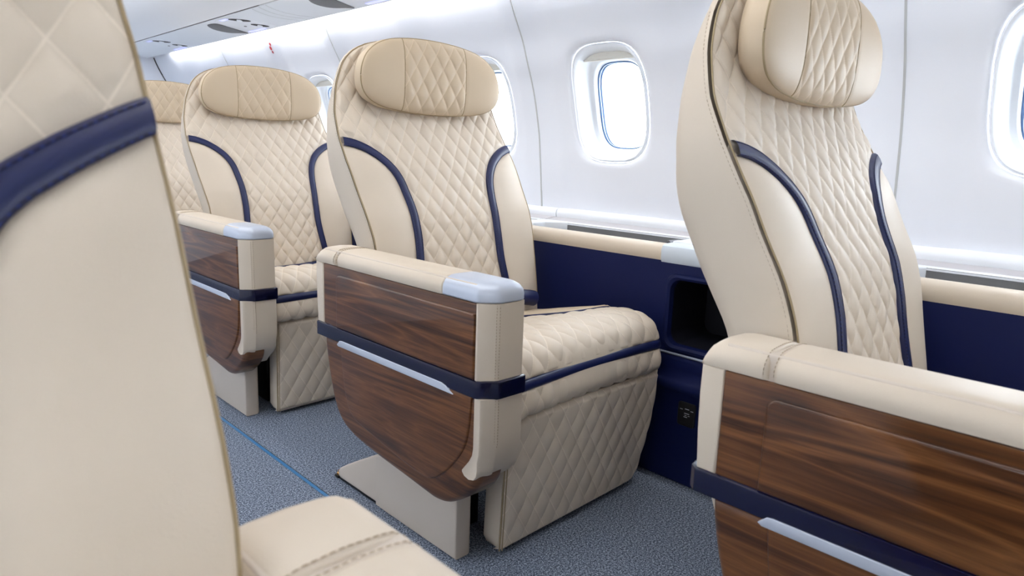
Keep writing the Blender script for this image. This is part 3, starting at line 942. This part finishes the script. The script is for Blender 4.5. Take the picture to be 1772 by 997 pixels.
        rings.append(ring)
    mb.loft(rings); B(mb, 'leg_rest_body', M_LEATHER, lg, angle=50)
    mb = MB(); mb.tube([(LX0 + .001, lgy(LX0, .012 + .28 * k / 20) + .001, .012 + .28 * k / 20) for k in range(21)], .0016, 6)
    mb.tube([(LX0 + .006, lgy(LX0, .012 + .28 * k / 20) - .002, .012 + .28 * k / 20) for k in range(21)], .0012, 6)
    B(mb, 'piping', M_PIPE, lg)
    # ---------------- seat frame hidden below
    mb = MB(); mb.box((.11, -.045, .255), (.63, .34, .300), .006)
    for x in (.15, .56): mb.box((x, .02, .0), (x + .03, .32, .26), .004)
    B(mb, 'seat_frame', M_BLACK)
    # ---------------- aisle armrest
    ar = MB()
    core = [(.375, .590), (-.15, .590), (-.17, .40), (-.175, .29), (-.13, .235), (-.05, .165), (.05, .17), (.20, .185), (.29, .20), (.335, .27), (.385, .40)]
    ar.prism(core, .006, .088, YZ, r=.004)
    arm = B(ar, 'armrest', M_PLASTIC)
    # upper wood with raised field
    mb = MB()
    mb.prism([(.371, .4175), (.371, .5565), (-.1575, .5565), (-.1575, .4175)], .012, .0008, YZ, r=.0012)
    fld = rrect(-.24, .36, .3135, .5385, .014, 6)
    fld = [(min(max(y, -.1565), .3135), max(z, .418)) for y, z in fld]
    u2 = []
    for p in fld:
        if not u2 or (abs(p[0] - u2[-1][0]) + abs(p[1] - u2[-1][1])) > 1e-5: u2.append(p)
    mb.prism(u2, .0012, -.0034, YZ, r=.0042, seg=6, r0=.0001)
    B(mb, 'upper_wood_panel', M_WOOD, arm, angle=50)
    # lower wood
    low = [(.3745, .386), (.372, .36), (.364, .32), (.352, .278), (.339, .243), (.321, .212), (.292, .189), (.255, .176), (.219, .169), (.145, .160), (.056, .152), (-.02, .1445), (-.05, .1430), (-.084, .150), (-.12, .171), (-.150, .195), (-.168, .219), (-.1745, .24), (-.168, .27), (-.166, .386)]
    lowp = [low[0]] + [(p.x, p.y) for p in crom([(a, b, 0) for a, b in low[1:18]], 3)] + low[18:]
    mb = MB(); mb.prism(lowp, .060, .0008, YZ, r=.014, seg=6, r0=.004)
    fl = [(.2965, .3855), (.290, .33), (.279, .275), (.262, .238), (.235, .220), (.19, .211), (.12, .199), (.05, .1875), (.00, .182), (-.035, .184), (-.060, .198), (-.092, .226), (-.122, .262), (-.140, .295), (-.148, .33), (-.152, .3855)]
    flp = [fl[0]] + [(p.x, p.y) for p in crom([(a, b, 0) for a, b in fl[1:-1]], 3)] + [fl[-1]]
    mb.prism(flp, .0012, -.0034, YZ, r=.0042, seg=5, r0=.0001)
    B(mb, 'lower_wood_panel', M_WOOD, arm, angle=50)
    # leather posts: front upper, front lower, rear rim
    def post(pf, pr_, z0, z1):
        pass
    mb = MB()
    sec = [(-.0005, -.1585), (-.0005, -.163), (.004, -.168), (.024, -.1835), (.030, -.186), (.084, -.186), (.0925, -.183), (.0945, -.178), (.0945, -.10), (.010, -.10), (.010, -.1585)]
    mb.loft([[(x, y, z) for x, y in sec] for z in (.4175, .46, .51, .5575)])
    B(mb, 'leather_post', M_LEATHER, arm, angle=40)
    LD = lambda z: T(z, [(.228, .050), (.240, .034), (.255, .019), (.270, .0095), (.285, .003), (.30, 0), (.386, 0)])
    mb = MB(); rings = []
    for x, dfr, shrink in ((-.0014, .0150, .0015), (-.0018, .0140, 0), (-.0018, .0125, 0), (.0, .0105, 0), (.004, .0085, 0), (.0235, .0012, 0), (.030, 0, 0)):
        o = [(-.1885 + dfr, .386), (-.1885 + dfr, .34), (-.1885 + dfr, .305), (-.1865 + dfr, .285), (-.180 + dfr, .270), (-.1695 + dfr, .257), (-.157 + dfr * .7, .244)]
        o = [(-.1885 + dfr, .386), (-.1885 + dfr, .34), (-.1885 + dfr, .30), (-.1875 + dfr, .282), (-.184 + dfr, .266), (-.182 + dfr * .8, .250), (-.1785 + dfr * .7, .238), (-.168 + dfr * .4, .2295), (-.150, .2262 + shrink), (-.138, .229 + shrink), (-.1312, .2355 + shrink), (-.131 - shrink, .239), (-.150, .262), (-.158 - shrink, .276), (-.1605 - shrink, .29), (-.1605 - shrink, .34), (-.1605 - shrink, .386)]
        rings.append([(x, y, z) for y, z in o])
    mb.loft(rings)
    rings = []
    for x, d in ((.0295, 0), (.060, 0), (.086, 0), (.0925, .002), (.0945, .0065)):
        o = [(-.1885 + d, .386), (-.1885 + d, .34), (-.1885 + d, .30), (-.1875 + d, .282), (-.182 + d, .262), (-.177 + d * .6, .241), (-.158, .220 + d * .5), (-.130, .200 + d * .5), (-.108, .181 + d * .3), (-.096, .178), (-.088, .190), (-.088, .24), (-.12, .29), (-.12, .386)]
        rings.append([(x, y, z) for y, z in o])
    mb.loft(rings)
    B(mb, 'leather_post', M_LEATHER, arm, angle=40)
    mb = MB()
    rim = [(.3715, .4175), (.3715, .5585), (.4025, .5585), (.403, .52), (.4015, .47), (.398, .4175)]
    mb.prism(rim, -.0012, .0945, YZ, r=.003)
    B(mb, 'rear_leather_rim', M_LEATHER, arm, angle=50)
    # top pads: rear block, long pad, silver cap
    def padsec(x, z): return (x, z)
    def pad(y0, y1, zt=.593, n='pad', mat=M_LEATHER, rear=False, round0=False):
        S = [(-.0015, .5585), (-.003, .564), (-.0035, .572), (-.001, .579), (.005, .5865), (.013, .5918), (.022, zt + .0005), (.045, zt + .0020), (.070, zt + .001), (.082, .5915), (.0905, .586), (.0945, .577), (.0955, .566), (.0955, .5585)]
        mb = MB(); rings = []
        d = 1 if y1 > y0 else -1
        ys = [(y0, .92), (y0 + d * .0012, .97), (y0 + d * .004, 1.0), (y1 - d * .004, 1.0), (y1 - d * .0012, .97), (y1, .92)]
        cx_, cz_ = .046, .572
        if rear: ys = [(.3170, .86, .86), (.3178, .92, .92), (.3195, .97, .97), (.3225, 1, 1), (.366, 1, 1), (.376, 1, .98), (.384, .995, .93), (.391, .985, .84), (.397, .975, .70), (.4005, .965, .50), (.4025, .96, .25), (.403, .955, .02)]
        else: ys = ([(y0, .80, .80), (y0 - .0008, .87, .87), (y0 - .0025, .94, .94), (y0 - .0055, .985, .985), (y0 - .009, 1, 1)] if round0 else [(y, k, k) for y, k in ys[:3]]) + [(y, k, k) for y, k in ys[3:]]
        for y, k, kz in ys: rings.append([(cx_ + (x - cx_) * k, y, .5585 + (z - .5585) * kz) for x, z in S])
        mb.loft(rings); return B(mb, n, mat, arm, angle=50)
    pad(.372, .3165, n='rear_pad_block', rear=True); pad(.3105, -.0635, n='armrest_pad', round0=True)
    # silver cap with rounded, chamfered front
    mb = MB(); rings = []
    def planr(ins, z):
        o = [(-.002 + ins, -.0655), (-.002 + ins, -.155 + ins * .3), (.001 + ins, -.163 + ins * .6), (.010 + ins * .8, -.172 + ins), (.026 + ins * .3, -.185 + ins), (.034, -.188 + ins), (.080 - ins * .3, -.188 + ins), (.088 - ins * .8, -.186 + ins), (.0945 - ins, -.178 + ins), (.0960 - ins, -.168 + ins * .5), (.0960 - ins, -.0655)]
        return [(x, y, z) for x, y in o]
    for ins, z in ((.002, .5585), (.0, .561), (.0, .572), (.0015, .579), (.006, .586), (.012, .5905), (.020, .5935), (.030, .5945)): rings.append(planr(ins, z))
    mb.loft(rings); B(mb, 'silver_end_cap', M_SILVER, arm, angle=35)
    # stitching on posts and pads
    def stitch(pts):
        mb = MB(); mb.tube(pts, .0005, 5, dash=.0055); B(mb, 'stitching', M_STITCH, arm)
    for dx, dy in ((.0245, -.1842), (.0305, -.1864)):
        stitch([(dx, dy, .42 + .135 * k / 10) for k in range(11)])
        stitch([(dx, dy - .003 + LD(z), z) for z in [.240 + .145 * k / 24 for k in range(25)]])
    for y in (.3205, .3075): stitch([(x, y, z + .0002) for x, z in ((-.0033, .563), (-.0038, .572), (-.001, .579), (.005, .5865), (.013, .592), (.022, .5935), (.045, .595), (.07, .594), (.082, .5915))])
    # navy strap around, silver insert
    def strapsec(o): return [(-.0035 - o, .398), (-.0035 - o, -.160), (-.002 - o, -.1665 - o), (.026, -.1915 - o), (.032, -.1925 - o), (.088, -.1925 - o), (.0965 + o, -.189), (.0975 + o, -.183), (.0975 + o, .398), (.092, .409), (.060, .4115 + o), (.024, .4115 + o), (.006, .408 + o)]
    mb = MB(); rings = []
    for o, z in ((-.003, .3845), (0, .3862), (.0003, .3885), (.0003, .4145), (0, .4168), (-.003, .4185)): rings.append([(x, y, z) for x, y in strapsec(o)])
    mb.loft(rings); st = B(mb, 'navy_strap', M_STRAP, arm, angle=40)
    mb = MB()
    ins = [(.307, .3815), (.294, .3925), (.286, .3935), (-.072, .3935), (-.084, .3905), (-.094, .3845), (-.104, .3785), (.300, .3760)]
    ins = [(.3065, .3805), (.296, .3905), (.288, .3918), (-.070, .3918), (-.082, .3890), (-.093, .3830), (-.104, .3780), (.301, .3772)]
    mb.prism(ins, .002, -.0062, YZ, r=.0012); B(mb, 'silver_insert', M_SILVER, st, angle=30)
    # ---------------- pedestal
    mb = MB()
    ped = [(-.063, .0012), (-.063, .19), (.02, .19), (.12, .175), (.229, .124), (.229, .0025), (.178, .0012)]
    mb.prism(ped, .044, .088, YZ, r=.012, seg=5, r0=.004)
    foot = [(.18, .008), (.18, .145), (.229, .124), (.30, .088), (.36, .054), (.392, .034), (.400, .024), (.398, .012), (.39, .008)]
    mb.prism(foot, .046, .10, YZ, r=.005)
    pd = B(mb, 'pedestal', M_PLASTIC, angle=40)
    mb = MB(); mb.box((.050, .18, .0008), (.094, .40, .009), .001); B(mb, 'seat_track', M_BLACK, pd)
    mb = MB(); mb.tube([(.056, .398, .010), (.056, .412, .010)], .0065, 12); mb.tube([(.056, .409, .004), (.056, .409, .019)], .004, 10)
    tf = B(mb, 'track_fitting', M_BRASS, pd)
    mb = MB(); mb.box((.047, .401, .0012), (.068, .419, .008), .002); B(mb, 'fitting_base', M_BLACK, tf)
    # ---------------- belt
    mb = MB()
    mb.tube([(.545, .286, .426), (.562, .283, .426), (.582, .281, .423), (.600, .279, .419)], .023, 16, flat=.95)
    mb.tube([(.17, .283, .392), (.28, .281, .388), (.40, .281, .390), (.50, .282, .398), (.56, .285, .410)], .011, 10, flat=.55)
    bl = B(mb, 'seat_belt', M_NAVYL)
    mb = MB(); mb.prism([(.462, .414), (.478, .421), (.505, .426), (.515, .421), (.512, .412), (.480, .409)], .266, .284, XZ, r=.003)
    B(mb, 'buckle', M_STEEL, bl)
    return root

M_NAVYS = stitch_mat('navy_stitching', srgb(10, 16, 52), srgb(30, 44, 104))
seat = make_seat()
seat.location = (ORG[0], ORG[1], 0)
tag(seat, 'cream quilted seat standing whole in the middle, with walnut armrest and pedestal fully in view', 'seat', 'cream seats along the window side')
for k, lab in ((1, 'cream quilted seat directly behind the middle seat, its walnut armrest partly cut off at left'),
               (-1, 'cream seat at right, its long walnut armrest running out of the frame'),
               (2, 'rearmost cream seat, only a slice of quilted headrest and backrest showing at left')):
    c = copy_tree(seat); c.location.y += k; c['label'] = lab
SIDE[0] = XL_F
s2 = make_seat(mir=True, band=BANDPTS_F, bw=.019)
s2.location = (2 * AISLE - ORG[0] + .010, ORG[1] - 1.04, 0)
tag(s2, 'large blurred cream seat in the left foreground with wide slanting navy band', 'seat')

con.location = (.78, 0, 0)
tag(con, 'navy side console with cream rail and open recess between the middle seat and the wall', 'console', 'navy consoles under the windows')
for k, lab in ((1, 'navy side console beside the seat behind the middle one, mostly hidden'),
               (-1, 'navy side console with cream rail at the right edge, beside the closest window-side seat'),
               (2, 'navy side console beside the rearmost seat, hidden behind the others')):
    c = copy_tree(con); c.location.y += k; c['label'] = lab
